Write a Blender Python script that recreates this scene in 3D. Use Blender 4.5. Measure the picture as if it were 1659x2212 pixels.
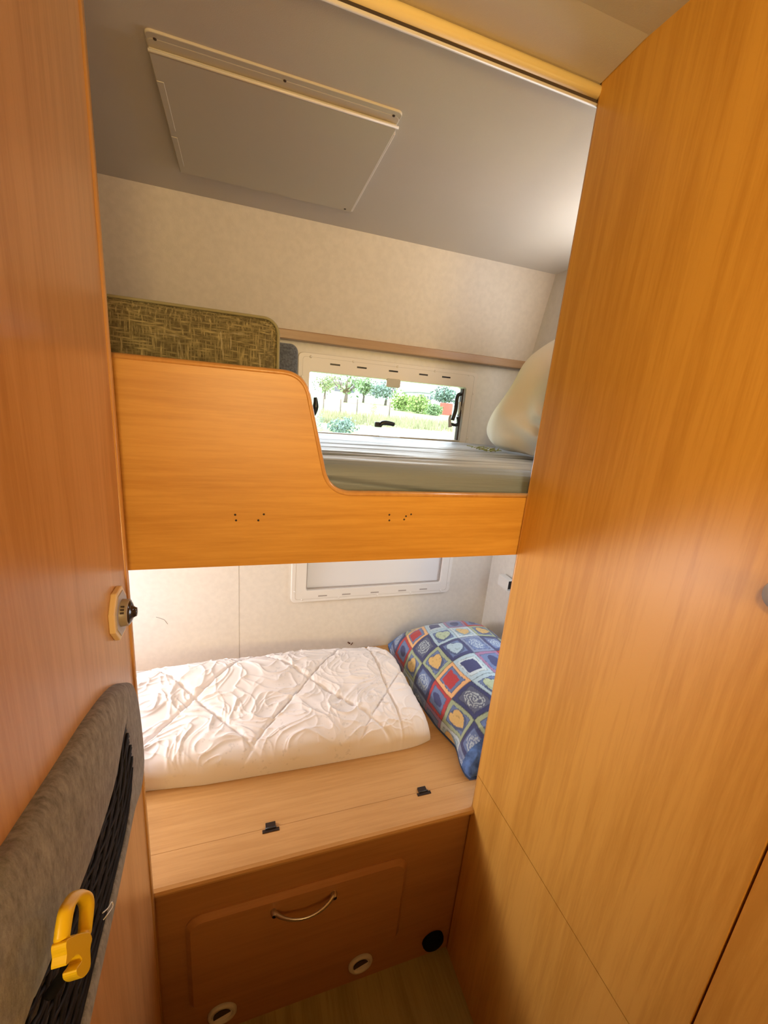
import bpy, bmesh, math, random
from mathutils import Vector, Matrix, noise
random.seed(7)
sc = bpy.context.scene
for o in list(bpy.data.objects): bpy.data.objects.remove(o)
col = sc.collection

# ------------------------------------------------------------------ camera
CAM_H = 1.4718
F_PX = 901.07
FWD = Vector((0.31985961, 0.91162433, -0.25812964))
RGT = Vector((0.94746339, -0.30825321, 0.08539951))
UPV = Vector((0.00171702, 0.27188424, 0.96232843))
cd = bpy.data.cameras.new('camera'); cam = bpy.data.objects.new('camera', cd); col.objects.link(cam)
cd.sensor_fit = 'HORIZONTAL'; cd.sensor_width = 36; cd.lens = 36 * F_PX / 1659
cd.clip_start = .02; cd.clip_end = 500
cam.matrix_world = Matrix((( RGT.x, UPV.x, -FWD.x, 0), (RGT.y, UPV.y, -FWD.y, 0), (RGT.z, UPV.z, -FWD.z, CAM_H), (0, 0, 0, 1)))
sc.camera = cam

def at(px, py, ax, val):
    """the world point that a photo pixel shows on the plane <axis> = val"""
    d = FWD + RGT * ((px - 829.5) / F_PX) - UPV * ((py - 1106) / F_PX)
    i = 'xyz'.index(ax); o = Vector((0, 0, CAM_H))
    return o + d * ((val - o[i]) / d[i])

# ------------------------------------------------------------------ view + world + lights
vs = sc.view_settings
vs.view_transform = 'Standard'; vs.look = 'None'; vs.exposure = 0.0; vs.gamma = 1; vs.use_curve_mapping = False
w = bpy.data.worlds.new('sky'); sc.world = w; w.use_nodes = True
bg = w.node_tree.nodes['Background']; bg.inputs[0].default_value = (.80, .91, 1, 1); bg.inputs[1].default_value = 8.5

def light(name, kind, loc, energy, color, size=.1, size_y=None, aim=None, spread=None):
    l = bpy.data.lights.new(name, kind); l.energy = energy; l.color = color
    if kind == 'AREA':
        l.size = size
        if size_y: l.shape = 'RECTANGLE'; l.size_y = size_y
        if spread: l.spread = spread
    elif kind == 'SUN': l.angle = size
    else: l.shadow_soft_size = size
    o = bpy.data.objects.new(name, l); col.objects.link(o); o.location = loc
    if aim is not None: o.rotation_euler = (Vector(aim) - Vector(loc)).to_track_quat('-Z', 'Y').to_euler()
    return o
light('sunlight', 'SUN', (0, 0, 10), 4.0, (1, .96, .88), .02, aim=(3, 6, 0))
# warm cabin lamp under the ceiling behind the camera
light('cabin_lamp', 'POINT', (.12, -1.7, 1.68), 52, (1, .72, .28), .22)
rs = light('wardrobe_fill_spot', 'SPOT', (-.12, -.25, 1.80), 20, (1, .70, .20), .06, aim=(.56, .42, 1.62))  # extra spot added to brighten the upper wardrobe, not a known lamp
rs.data.spot_size = math.radians(95); rs.data.spot_blend = 1.0
# warm fill light added behind the camera, no visible source
light('cabin_fill', 'AREA', (.2, -2.15, 1.45), 15, (1, .80, .50), 1.0, .8, aim=(.2, 1, 1.1))
# hidden area light added at the left end wall to brighten the lower bunk
light('bunk_fill_left', 'AREA', (-.93, 1.10, .95), 16, (1, .97, 1.0), .50, .24, aim=(.5, .55, .55))
# weaker added fill on the right end wall, which has no window
light('bunk_fill_right', 'AREA', (.995, .95, .96), 3.5, (.80, .90, 1), .42, .34, aim=(.3, 1.05, .75))

light('upper_bunk_fill', 'AREA', (.995, .88, 1.74), 3.6, (.90, .95, 1), .34, .24, aim=(-.2, 1.0, 1.80))  # unseen light added to lift the alcove ceiling from the right

# ------------------------------------------------------------------ helpers
OFF = {}
class MB:
    def __init__(s): s.v = []; s.f = []; s.sm = []
    def add(s, vs_, fs, smooth=False):
        n = len(s.v); s.v += [Vector(q) for q in vs_]
        for f in fs: s.f.append([n + i for i in f]); s.sm.append(smooth)
        return s
    def box(s, x0, x1, y0, y1, z0, z1):
        return s.add([(x0,y0,z0),(x1,y0,z0),(x1,y1,z0),(x0,y1,z0),(x0,y0,z1),(x1,y0,z1),(x1,y1,z1),(x0,y1,z1)],
              [(0,3,2,1),(4,5,6,7),(0,1,5,4),(1,2,6,5),(2,3,7,6),(3,0,4,7)])
    def prism(s, pts, ax, a, b, smooth=False):
        """polygon pts (2-D, the two other axes in order) extruded along ax from a to b"""
        def mk(p, c):
            return {'x': (c, p[0], p[1]), 'y': (p[0], c, p[1]), 'z': (p[0], p[1], c)}[ax]
        n = len(pts)
        V = [mk(p, a) for p in pts] + [mk(p, b) for p in pts]
        F = [list(range(n))[::-1], list(range(n, 2 * n))]
        s.add(V, F)
        m = len(s.v) - 2 * n
        for i in range(n):
            j = (i + 1) % n; s.f.append([m + i, m + j, m + n + j, m + n + i]); s.sm.append(smooth)
        return s
    def frame(s, outer, inner, ax, a, b):
        """ring between two loops with the same number of points, extruded"""
        def mk(p, c):
            return {'x': (c, p[0], p[1]), 'y': (p[0], c, p[1]), 'z': (p[0], p[1], c)}[ax]
        n = len(outer)
        V = [mk(p, a) for p in outer] + [mk(p, a) for p in inner] + [mk(p, b) for p in outer] + [mk(p, b) for p in inner]
        F = []
        for i in range(n):
            j = (i + 1) % n
            F += [(i, j, n + j, n + i), (2*n + i, 3*n + i, 3*n + j, 2*n + j), (i, 2*n + i, 2*n + j, j), (n + i, n + j, 3*n + j, 3*n + i)]
        return s.add(V, F)
    def tube(s, path, r, n=10, caps=True, flat=None):
        path = [Vector(p) for p in path]; k = len(path); rings = []
        up = None
        for i, p in enumerate(path):
            t = (path[min(i+1, k-1)] - path[max(i-1, 0)]).normalized()
            if up is None:
                up = Vector((0,0,1)) if abs(t.z) < .9 else Vector((1,0,0))
            a = t.cross(up).normalized(); b = a.cross(t).normalized(); up = b
            rr = r[i] if isinstance(r, (list, tuple)) else r
            rings.append([p + a * rr * math.cos(2*math.pi*j/n) + b * rr * (flat or 1) * math.sin(2*math.pi*j/n) for j in range(n)])
        V = [q for R in rings for q in R]; F = []
        for i in range(k-1):
            for j in range(n):
                j2 = (j+1) % n; F.append((i*n+j, i*n+j2, (i+1)*n+j2, (i+1)*n+j))
        s.add(V, F, True)
        if caps: s.add(rings[0], [list(range(n))[::-1]]); s.add(rings[-1], [list(range(n))])
        return s
    def lathe(s, c, axis, prof, n=32):
        """prof = list of (distance along axis, radius)"""
        axis = Vector(axis).normalized(); t = Vector((0,0,1)) if abs(axis.z) < .9 else Vector((1,0,0))
        a = axis.cross(t).normalized(); b = axis.cross(a); c = Vector(c); V = []; F = []
        for d, r in prof:
            for j in range(n):
                th = 2*math.pi*j/n; V.append(c + axis*d + a*(r*math.cos(th)) + b*(r*math.sin(th)))
        for i in range(len(prof)-1):
            for j in range(n):
                j2 = (j+1) % n; F.append((i*n+j, i*n+j2, (i+1)*n+j2, (i+1)*n+j))
        return s.add(V, F, True)
    def build(s, name, mat, parent=None, base=None, bevel=0, seg=3, fixn=True):
        off = OFF[parent.name] if parent else Vector(base or (0,0,0))
        me = bpy.data.meshes.new(name); me.from_pydata([v - off for v in s.v], [], s.f)
        for p, sm in zip(me.polygons, s.sm): p.use_smooth = sm
        if fixn:
            bm = bmesh.new(); bm.from_mesh(me); bmesh.ops.remove_doubles(bm, verts=bm.verts, dist=1e-6)
            bmesh.ops.recalc_face_normals(bm, faces=bm.faces); bm.to_mesh(me); bm.free()
        me.materials.append(mat)
        o = bpy.data.objects.new(name, me); col.objects.link(o)
        if parent: o.parent = parent
        else: o.location = off
        OFF[o.name] = off
        if bevel:
            b = o.modifiers.new('bevel', 'BEVEL'); b.width = bevel; b.segments = seg; b.limit_method = 'ANGLE'; b.angle_limit = .7
            b.harden_normals = True
        return o

def rrect(x0, x1, y0, y1, r, n=6):
    P = []
    for cx, cy, a0 in ((x1-r, y0+r, -90), (x1-r, y1-r, 0), (x0+r, y1-r, 90), (x0+r, y0+r, 180)):
        for i in range(n+1):
            a = math.radians(a0 + 90*i/n); P.append((cx + r*math.cos(a), cy + r*math.sin(a)))
    return P
def fillet(pts, rads, n=7):
    """closed polygon with rounded corners"""
    out = []; k = len(pts)
    for i in range(k):
        p = Vector(pts[i]); a = Vector(pts[i-1]); b = Vector(pts[(i+1) % k]); r = rads[i]
        if r <= 0: out.append((p.x, p.y)); continue
        da = (a-p).normalized(); db = (b-p).normalized()
        ang = da.angle(db); d = min(r / math.tan(ang/2), (a-p).length*.5, (b-p).length*.5)
        p0 = p + da*d; p1 = p + db*d
        for j in range(n+1):
            t = j/n; q = p0*(1-t)**2 + p*2*t*(1-t) + p1*t*t; out.append((q.x, q.y))
    return out
def smooth_path(pts, n=8, closed=False):
    P = [Vector(p) for p in pts]; k = len(P); out = []
    rng = range(k) if closed else range(k-1)
    for i in rng:
        if closed: a, b, c, d = P[i-1], P[i], P[(i+1) % k], P[(i+2) % k]
        else: a, b, c, d = P[max(i-1, 0)], P[i], P[i+1], P[min(i+2, k-1)]
        for j in range(n):
            t = j/n
            out.append(.5*((2*b) + (c-a)*t + (2*a-5*b+4*c-d)*t*t + (-a+3*b-3*c+d)*t**3))
    if not closed: out.append(P[-1])
    return out
def interp(tab, x):
    if x <= tab[0][0]: return tab[0][1]
    for (a, b), (c, d) in zip(tab, tab[1:]):
        if x <= c: return b + (d-b)*(x-a)/(c-a)
    return tab[-1][1]
def tag(o, label=None, cat=None, group=None, kind=None):
    if label: o['label'] = label
    if cat: o['category'] = cat
    if group: o['group'] = group
    if kind: o['kind'] = kind
    return o
def thing(name, loc, label, cat, group=None):
    o = bpy.data.objects.new(name, None); col.objects.link(o); o.location = loc; o.empty_display_size = .05
    OFF[o.name] = Vector(loc); return tag(o, label, cat, group)
def struct(o): o['kind'] = 'structure'; return o

# ------------------------------------------------------------------ materials
def new_mat(name):
    m = bpy.data.materials.new(name); m.use_nodes = True; nt = m.node_tree
    return m, nt, nt.nodes['Principled BSDF']
def sp(nt, kind, **kw):
    n = nt.nodes.new(kind)
    for k, v in kw.items():
        if hasattr(n, k): setattr(n, k, v)
    return n
def plain(name, c, rough=.5, metal=0, bump=0, bscale=300, var=0, vscale=8, spec=.5, sheen=0, trans=0):
    m, nt, b = new_mat(name)
    b.inputs['Base Color'].default_value = (*c, 1); b.inputs['Roughness'].default_value = rough; b.inputs['Metallic'].default_value = metal
    b.inputs['Specular IOR Level'].default_value = spec
    if sheen: b.inputs['Sheen Weight'].default_value = sheen; b.inputs['Sheen Roughness'].default_value = .5
    tc = sp(nt, 'ShaderNodeTexCoord')
    if var:
        n = sp(nt, 'ShaderNodeTexNoise'); n.inputs['Scale'].default_value = vscale; n.inputs['Detail'].default_value = 6
        nt.links.new(tc.outputs['Object'], n.inputs['Vector'])
        r = sp(nt, 'ShaderNodeValToRGB'); r.color_ramp.elements[0].position = .35; r.color_ramp.elements[1].position = .65
        r.color_ramp.elements[0].color = (*[x*(1-var) for x in c], 1); r.color_ramp.elements[1].color = (*[min(1, x*(1+var)) for x in c], 1)
        nt.links.new(n.outputs['Fac'], r.inputs['Fac']); nt.links.new(r.outputs['Color'], b.inputs['Base Color'])
    if bump:
        n = sp(nt, 'ShaderNodeTexNoise'); n.inputs['Scale'].default_value = bscale; n.inputs['Detail'].default_value = 4
        nt.links.new(tc.outputs['Object'], n.inputs['Vector'])
        bp = sp(nt, 'ShaderNodeBump'); bp.inputs['Strength'].default_value = bump; bp.inputs['Distance'].default_value = .001
        nt.links.new(n.outputs['Fac'], bp.inputs['Height']); nt.links.new(bp.outputs['Normal'], b.inputs['Normal'])
    return m
def wood(name, light_c, dark_c, axis, rough=.35, scale=1.0, coarse=.5, spec=.4):
    """laminate with grain running along axis"""
    m, nt, b = new_mat(name)
    tc = sp(nt, 'ShaderNodeTexCoord'); mp = sp(nt, 'ShaderNodeMapping'); nt.links.new(tc.outputs['Object'], mp.inputs['Vector'])
    s = {'x': (1, 14, 14), 'y': (14, 1, 14), 'z': (14, 14, 1)}[axis]
    mp.inputs['Scale'].default_value = [q*scale for q in s]
    n1 = sp(nt, 'ShaderNodeTexNoise'); n1.inputs['Scale'].default_value = 1.3; n1.inputs['Detail'].default_value = 3; n1.inputs['Distortion'].default_value = .6
    n2 = sp(nt, 'ShaderNodeTexNoise'); n2.inputs['Scale'].default_value = 9; n2.inputs['Detail'].default_value = 8; n2.inputs['Roughness'].default_value = .7
    mp2 = sp(nt, 'ShaderNodeMapping'); nt.links.new(tc.outputs['Object'], mp2.inputs['Vector'])
    s2 = {'x': (.6, 12, 12), 'y': (12, .6, 12), 'z': (12, 12, .6)}[axis]; mp2.inputs['Scale'].default_value = [q*scale for q in s2]
    nt.links.new(mp.outputs[0], n1.inputs['Vector']); nt.links.new(mp2.outputs[0], n2.inputs['Vector'])
    mx = sp(nt, 'ShaderNodeMath', operation='MULTIPLY_ADD'); mx.inputs[1].default_value = coarse*.9; 
    m2 = sp(nt, 'ShaderNodeMath', operation='MULTIPLY'); m2.inputs[1].default_value = 1-coarse
    nt.links.new(n2.outputs['Fac'], m2.inputs[0]); nt.links.new(n1.outputs['Fac'], mx.inputs[0]); nt.links.new(m2.outputs[0], mx.inputs[2])
    r = sp(nt, 'ShaderNodeValToRGB'); r.color_ramp.elements[0].position = .38; r.color_ramp.elements[1].position = .54
    r.color_ramp.elements[0].color = (*dark_c, 1); r.color_ramp.elements[1].color = (*light_c, 1)
    nt.links.new(mx.outputs[0], r.inputs['Fac']); nt.links.new(r.outputs['Color'], b.inputs['Base Color'])
    b.inputs['Roughness'].default_value = rough; b.inputs['Specular IOR Level'].default_value = spec
    bp = sp(nt, 'ShaderNodeBump'); bp.inputs['Strength'].default_value = .06; bp.inputs['Distance'].default_value = .0005
    nt.links.new(n2.outputs['Fac'], bp.inputs['Height']); nt.links.new(bp.outputs['Normal'], b.inputs['Normal'])
    return m
WL = (.68, .35, .07); WD = (.56, .265, .045)
M = {}
M['wood_v'] = wood('wood_vertical', WL, WD, 'z')
M['wood_x'] = wood('wood_horizontal', WL, WD, 'x')
M['wood_bench'] = wood('wood_bench', (.56, .30, .105), (.46, .23, .07), 'x')
M['wood_left'] = wood('wood_partition', (.62, .34, .14), (.50, .25, .09), 'z', rough=.3)
M['wood_edge'] = wood('wood_edge', (.62, .32, .10), (.56, .27, .08), 'z', rough=.25)
M['floor'] = wood('floor_vinyl', (.36, .28, .085), (.27, .20, .05), 'y', rough=.5, scale=1.6)
M['ceil'] = plain('ceiling_lining', (.62, .56, .49), .40, bump=.25, bscale=900, var=.03, vscale=3, spec=.35)
M['ceil2'] = plain('ceiling_cabin', (.60, .54, .47), .6, bump=.2, bscale=900, var=.03, vscale=3)
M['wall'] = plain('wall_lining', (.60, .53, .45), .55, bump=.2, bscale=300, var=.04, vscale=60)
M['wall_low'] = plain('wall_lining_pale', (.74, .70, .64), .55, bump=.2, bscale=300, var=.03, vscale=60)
M['plastic'] = plain('cream_plastic', (.76, .70, .64), .35)
M['white_plastic'] = plain('white_plastic', (.78, .76, .73), .35)
M['hatch'] = plain('hatch_plastic', (.60, .54, .44), .45)
M['yellow_trim'] = plain('lamplit_cream_plastic', (.92, .74, .34), .35)  # cream bead made yellower, warm lamplight put into its colour
M['white_trim'] = plain('white_strip', (.8, .76, .7), .35)
M['dark'] = plain('black_plastic', (.012, .012, .014), .35)
M['dark2'] = plain('dark_groove', (.05, .03, .02), .7)
M['glossblack'] = plain('smoked_lens', (.02, .015, .015), .08)
M['taupe'] = plain('taupe_plastic', (.30, .24, .16), .4)
M['greyface'] = plain('grey_face', (.42, .38, .36), .45)
M['creamplate'] = plain('cream_switch_plate', (.72, .52, .26), .35)
M['steel'] = plain('brushed_metal', (.62, .58, .52), .28, metal=1)
M['alu'] = plain('aluminium', (.62, .62, .62), .4, metal=.6)
M['blind'] = plain('blind_fabric', (.74, .75, .78), .6)
M['yellow'] = plain('yellow_plastic', (.88, .60, .015), .35)
M['net'] = plain('black_cord', (.005, .004, .005), .6, spec=.25)
M['greysheet'] = plain('grey_cushion_fabric', (.10, .105, .12), .9, bump=.4, bscale=600, var=.35, vscale=180, sheen=.3)
M['cream'] = plain('cream_cotton', (.86, .76, .60), .85, bump=.5, bscale=25)
M['tablegrey'] = plain('knob_grey', (.35, .33, .33), .4)
M['fringe'] = plain('green_fringe', (.35, .40, .15), .9)
M['thread'] = plain('silver_thread', (.8, .8, .78), .3, metal=.6)

# ------------------------------------------------------------------ room shell
XL, XR, YE, YR = -.165, .541, .672, .683
XW, YW, XE = 1.0085, 1.43, -.95      # right end wall, rear wall, left end wall
ZC, ZT = 1.961, 1.996
struct(MB().box(XE, 1.6, -2.3, YW+.05, -.03, 0).build('floor', M['floor']))
# rear wall (lower two thirds) with two window holes
wx0, wx1 = .166, .813
def hole_wall():
    m = MB(); a, b = YW, YW+.04
    hx0, hx1 = .190, .790
    m.box(XE, hx0, a, b, 0, 1.70); m.box(hx1, XW+.02, a, b, 0, 1.70)
    m.box(hx0, hx1, a, b, 0, .75); m.box(hx0, hx1, a, b, 1.0, 1.345); m.box(hx0, hx1, a, b, 1.555, 1.70)
    return m
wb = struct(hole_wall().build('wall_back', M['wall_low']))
# wallpaper seam on the lower rear wall and small scuffs
tm = MB().box(-.0155, -.0143, YW-.0006, YW, .5, 1.2).build('panel_seam', plain('seam_grey', (.45, .42, .38), .7), wb)
sc_m = MB()
sc_m.tube([at(337,1333,'y',YW-.0005), at(347,1336,'y',YW-.0005), at(355,1339,'y',YW-.0005), at(362,1348,'y',YW-.0005)], .0006, 6)
sc_m.build('scuff_mark', plain('scuff', (.25, .25, .22), .8), wb)
sc_m = MB()
sc_m.tube([at(751,1387,'y',YW-.0005), at(756,1390,'y',YW-.0005)], .0028, 6); sc_m.tube([at(758,1393,'y',YW-.0005), at(762,1388,'y',YW-.0005)], .0018, 6)
sc_m.build('scuff_mark', plain('scuff_brown', (.12, .05, .03), .8), wb)
# upper rear wall leans inwards towards the ceiling
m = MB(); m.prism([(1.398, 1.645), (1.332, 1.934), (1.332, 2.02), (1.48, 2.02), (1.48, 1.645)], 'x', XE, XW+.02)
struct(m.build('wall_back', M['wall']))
# end walls
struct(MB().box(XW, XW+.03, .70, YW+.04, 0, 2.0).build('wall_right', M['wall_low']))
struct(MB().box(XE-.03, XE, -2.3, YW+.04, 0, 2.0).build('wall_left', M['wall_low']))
# ceiling of the bunk alcove and of the cabin
m = MB(); m.prism([(.690, ZC), (1.345, 1.932), (1.48, 1.932), (1.48, 2.03), (.690, 2.03)], 'x', XE, XW+.02)
struct(m.build('ceiling', M['ceil']))
cc = struct(MB().box(XE, 1.6, -2.3, .690, ZT, ZT+.04).build('ceiling', M['ceil2']))
a = at(960,0,'z',ZT-.001); b = at(1178,96,'z',ZT-.001); c = at(1300,150,'z',ZT-.001)
m = MB(); m.tube([a+(a-b)*1.2, a, b, c], .0022, 8); m.build('ceiling_fold', M['ceil2'], cc)
# step strip between both ceilings: cream bead, dark groove, white lip
st = struct(MB().prism([(.60, ZT-.0001), (.683, 1.986), (.694, 1.986), (.694, ZT)], 'x', XE, XR-.001).build('trim_1', M['ceil2']))
MB().tube([(XE, .691, 1.9765), (XR+.04, .691, 1.9765)], .0105, 16).build('cream_bead', M['yellow_trim'], st)
MB().box(XE, XR+.04, .6875, .699, 1.9615, 1.9675).build('dark_groove', M['dark2'], st)
MB().tube([(XE, .688, 1.9595), (XR+.04, .688, 1.9595)], .0028, 10).build('white_lip', M['white_trim'], st)
# wooden rail above the window
struct(MB().box(XE, XW, 1.385, YW, 1.626, 1.6535).build('trim_2', wood('rail_wood', (.40, .25, .14), (.34, .20, .11), 'x'), bevel=.003))
# skirting along the right end wall over the bench
struct(MB().box(XW-.02, XW, .70, YW, .49, .545).build('baseboard_right', M['wood_bench'], bevel=.003))
# cabin walls behind the camera, plus a low light blocker
struct(MB().box(XE, 1.6, -2.34, -2.3, 0, 2.0).build('wall_front_unseen', M['wall']))
struct(MB().box(XE, 1.04, -.66, -.60, 0, 1.12).build('wall_front_unseen', M['wood_v']))  # out-of-view partition added to keep lamp light off the low corridor
struct(MB().box(1.04, 1.07, -2.3, .70, 0, 2.0).build('wall_right', M['wall']))

# left partition wall beside the camera, with rounded edge moulding
m = MB(); m.box(XL-.022, XL, -.55, .660, 0, ZT)
wl = struct(m.build('wall_left', M['wood_left']))
prof = [(XL-.024, .658)] + [(XL-.011 + .0135*math.cos(math.radians(a_)), .660 + .0125*math.sin(math.radians(a_))) for a_ in range(180, -1, -15)] + [(XL+.0025, .652), (XL, .651)]
m = MB(); m.prism(prof, 'z', 0, ZT, smooth=True); m.build('edge_moulding', M['wood_edge'], wl)

# ------------------------------------------------------------------ wardrobe on the right
wd = thing('wardrobe', (XR, .2, 0), 'tall orange wood wardrobe filling the right side, with a thin seam low down', 'wardrobe')
ZS_ = .612
m = MB().box(XR, 1.035, .189, YR, 0, ZS_-.0012); m.build('lower_panel', M['wood_v'], wd)
m = MB().box(XR, 1.035, .189, YR, ZS_+.0012, ZT); m.build('upper_panel', M['wood_v'], wd)
MB().box(XR+.0015, 1.035, .19, YR-.001, ZS_-.0013, ZS_+.0013).build('seam_joint', M['dark2'], wd)
MB().tube([(XR+.0045, YR, 0), (XR+.0045, YR, ZT)], .0048, 10).build('edge_strip', M['wood_edge'], wd)
MB().box(XR+.0035, 1.035, -.55, .1865, 0, ZT).build('door', M['wood_v'], wd)
kn = MB(); kc = at(1679, 1291, 'x', XR-.017); kc.x = XR+.003
kn.lathe(kc, (-1, 0, 0), [(0, .007), (.006, .007), (.008, .0155), (.013, .0175), (.017, .0155), (.019, .0)], 24)
kn.build('knob', M['tablegrey'], wd)

# ------------------------------------------------------------------ upper bunk: front board, base
bk = thing('bunk_bed', (XL, .687, 1.183), 'upper bunk with orange wood front board cut low on its right half', 'bunk bed')
YB = .687
outl = [(XE+.01, 1.184), (XR+.03, 1.184), (XR+.03, 1.308), (.163, 1.308), (.121, 1.36), (.093, 1.499), (XE+.01, 1.497)]
outl = [(XE+.01, 1.184), (.62, 1.184), (.62, 1.309), (.137, 1.309), (.090, 1.499), (XE+.01, 1.496)]
pol = fillet(outl, [0, 0, 0, .055, .042, 0], 12)
m = MB(); m.prism(pol, 'y', YB, YB+.016); m.build('front_board', M['wood_x'], bk)
edge = [p for p in pol if p[1] > 1.2][:-1]
i0 = 1
path = [(p[0], YB+.008, p[1]) for p in pol[2:]]
m = MB(); m.tube(path, .0095, 12, flat=.55); m.build('edge_moulding', M['wood_edge'], bk)
MB().box(XE+.02, 1.0, YB+.016, YW-.002, 1.20, 1.238).build('bed_base', M['white_plastic'], bk)
for (hx, hy) in ((508,1112), (510,1124), (558,1124), (570,1111), (841,1112), (841,1124), (873,1122), (877,1115), (888,1111)):
    p = at(hx, hy, 'y', YB); mm = MB(); mm.lathe(p + Vector((0, .0005, 0)), (0, -1, 0), [(-.001, .0018), (.0008, .0018), (.0009, 0)], 10)
    mm.build('screw_hole', M['dark2'], bk)

# ------------------------------------------------------------------ windows in the rear wall
def make_window(n, zb, zt, flip, blind):
    """zb/zt outer frame; flip: slots below instead of above"""
    rt = thing('window_%d' % n, (.49, YW, zb), '', '')
    for k in ('label', 'category'):
        if k in rt: del rt[k]
    rt['kind'] = 'structure'
    if not flip: ix0, ix1, iz0, iz1 = .203, .772, zb+.022, zt-.056
    else: ix0, ix1, iz0, iz1 = .220, .769, zb+.046, zt-.03
    m = MB(); m.frame(rrect(wx0, wx1, zb, zt, .016), rrect(ix0, ix1, iz0, iz1, .008), 'y', YW-.014, YW+.002)
    # inner reveal
    m.frame(rrect(ix0-.004, ix1+.004, iz0-.004, iz1+.004, .008), rrect(ix0, ix1, iz0, iz1, .006), 'y', YW-.002, YW+.05)
    fm = M['plastic'] if not flip else M['white_plastic']
    fr = m.build('window_frame', fm, rt, bevel=.003)
    # fine step line around the frame
    m = MB(); m.frame(rrect(wx0+.014, wx1-.014, zb+.012, zt-.012, .010), rrect(wx0+.0148, wx1-.0148, zb+.0128, zt-.0128, .010), 'y', YW-.0145, YW-.0135)
    m.build('step_line', plain('step_line', (.5, .46, .4), .5), fr)
    zs = (zt - .028) if not flip else (zb + .022)
    xs = [at(x_, 789, 'y', YW-.014).x for x_ in (724, 782, 851, 917, 967)] if not flip else [at(x_, 1283, 'y', YW-.014).x for x_ in (697, 748, 809, 868, 913)]
    for x_ in xs:
        MB().box(x_-.0165, x_+.0165, YW-.0148, YW-.013, zs-.0026, zs+.0026).build('vent_slot', M['dark'] if not flip else M['greyface'], fr)
    sx = (.205, .345, .50, .64, .775)
    for x_ in sx:
        MB().lathe((x_, YW-.014, zt-.012 if not flip else zb+.010), (0,-1,0), [(0, .0042), (.0014, .0036), (.0018, 0)], 12).build('screw', fm, fr)
    for x_ in (wx0+.012, wx1-.010):
        for z_ in (zt-.075, zb+.045):
            MB().lathe((x_, YW-.014, z_), (0,-1,0), [(0, .0042), (.0014, .0036), (.0018, 0)], 12).build('screw', fm, fr)
    if blind:
        m = MB(); m.box(ix0-.002, ix1+.002, YW+.004, YW+.010, iz0-.002, iz1+.002)
        m.build('roller_blind', M['blind'], rt)
        m = MB(); m.frame(rrect(ix0, ix1, iz0, iz1, .007), rrect(ix0+.004, ix1-.004, iz0+.004, iz1-.004, .006), 'y', YW-.003, YW+.004)
        m.build('blind_guide', M['greyface'], rt)
    else:
        g, nt, b = new_mat('acrylic_pane')
        b.inputs['Base Color'].default_value = (1, 1, 1, 1); b.inputs['Roughness'].default_value = 0.0
        tr = sp(nt, 'ShaderNodeBsdfTransparent'); gl = sp(nt, 'ShaderNodeBsdfGlossy'); gl.inputs['Roughness'].default_value = .03
        fr_ = sp(nt, 'ShaderNodeFresnel'); fr_.inputs['IOR'].default_value = 1.45; mx = sp(nt, 'ShaderNodeMixShader')
        nt.links.new(fr_.outputs[0], mx.inputs[0]); nt.links.new(tr.outputs[0], mx.inputs[1]); nt.links.new(gl.outputs[0], mx.inputs[2])
        nt.links.new(mx.outputs[0], nt.nodes['Material Output'].inputs[0])
        MB().box(ix0-.003, ix1+.003, YW+.034, YW+.037, iz0-.003, iz1+.003).build('glass_pane', g, rt)
        clear = plain('clear_grey_plastic', (.50, .47, .40), .25)
        # lower blind bar with catch, and top catch
        bb = MB().box(ix0, ix1, YW-.012, YW+.012, iz0-.004, iz0+.013).build('blind_bar', plain('grey_bar', (.45, .42, .37), .4), rt, bevel=.003)
        MB().box(.452, .535, YW-.019, YW-.006, iz0-.008, iz0+.012).build('bar_catch', clear, bb, bevel=.004)
        p = at(849, 824, 'y', YW-.015)
        ct = MB().prism(rrect(p.x-.024, p.x+.026, p.z-.020, p.z+.008, .006), 'y', YW-.022, YW-.008).build('blind_catch', clear, rt, bevel=.002)
        # bottom lever
        ys = YW-.004
        def lv(name, pts, r, base=None, y=ys):
            P = smooth_path([at(x_, y_, 'y', y) for x_, y_ in pts], 5)
            n_ = len(P); rr = [interp([(0, r[0]), (.5, r[1]), (1, r[2])], i/(n_-1)) for i in range(n_)]
            return MB().tube(P, [q*1.5 for q in rr], 10, flat=.8)
        q = at(823, 917, 'y', ys)
        lk = lv('lever', [(821,919), (826,914), (838,914), (851,917)], (.0055, .0075, .006)).build('window_latch', M['dark'], rt)
        MB().box(q.x-.022, q.x+.004, ys-.002, ys+.012, q.z-.010, q.z+.008).build('latch_plate', M['dark'], lk, bevel=.003)
        lk2 = lv('lever', [(681,858), (682,870), (681,886), (678,897)], (.0045, .0085, .004)).build('window_latch', M['dark'], rt)
        # right stay arm
        ar = lv('arm', [(997,851), (988,856), (984,885), (977,908)], (.005, .006, .006)).build('stay_arm', M['dark'], rt)
        lv('a', [(988,900), (990,912), (985,918), (974,916)], (.004, .005, .005)).build('arm_bracket', M['dark'], ar)
        lv('a', [(972,922), (971,905), (974,896)], (.006, .004, .003)).build('arm_lever', M['greyface'], ar)
        lv('a', [(994,868), (993,895)], (.006, .007, .006), y=YW+.004).build('arm_cover', M['white_plastic'], ar)
        MB().box(ix1-.010, ix1-.004, YW-.006, YW+.01, iz0+.01, iz1-.004).build('gasket', M['dark2'], rt)
    return rt
make_window(1, 1.315, 1.597, False, False)
make_window(2, .722, 1.02, True, True)

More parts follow.
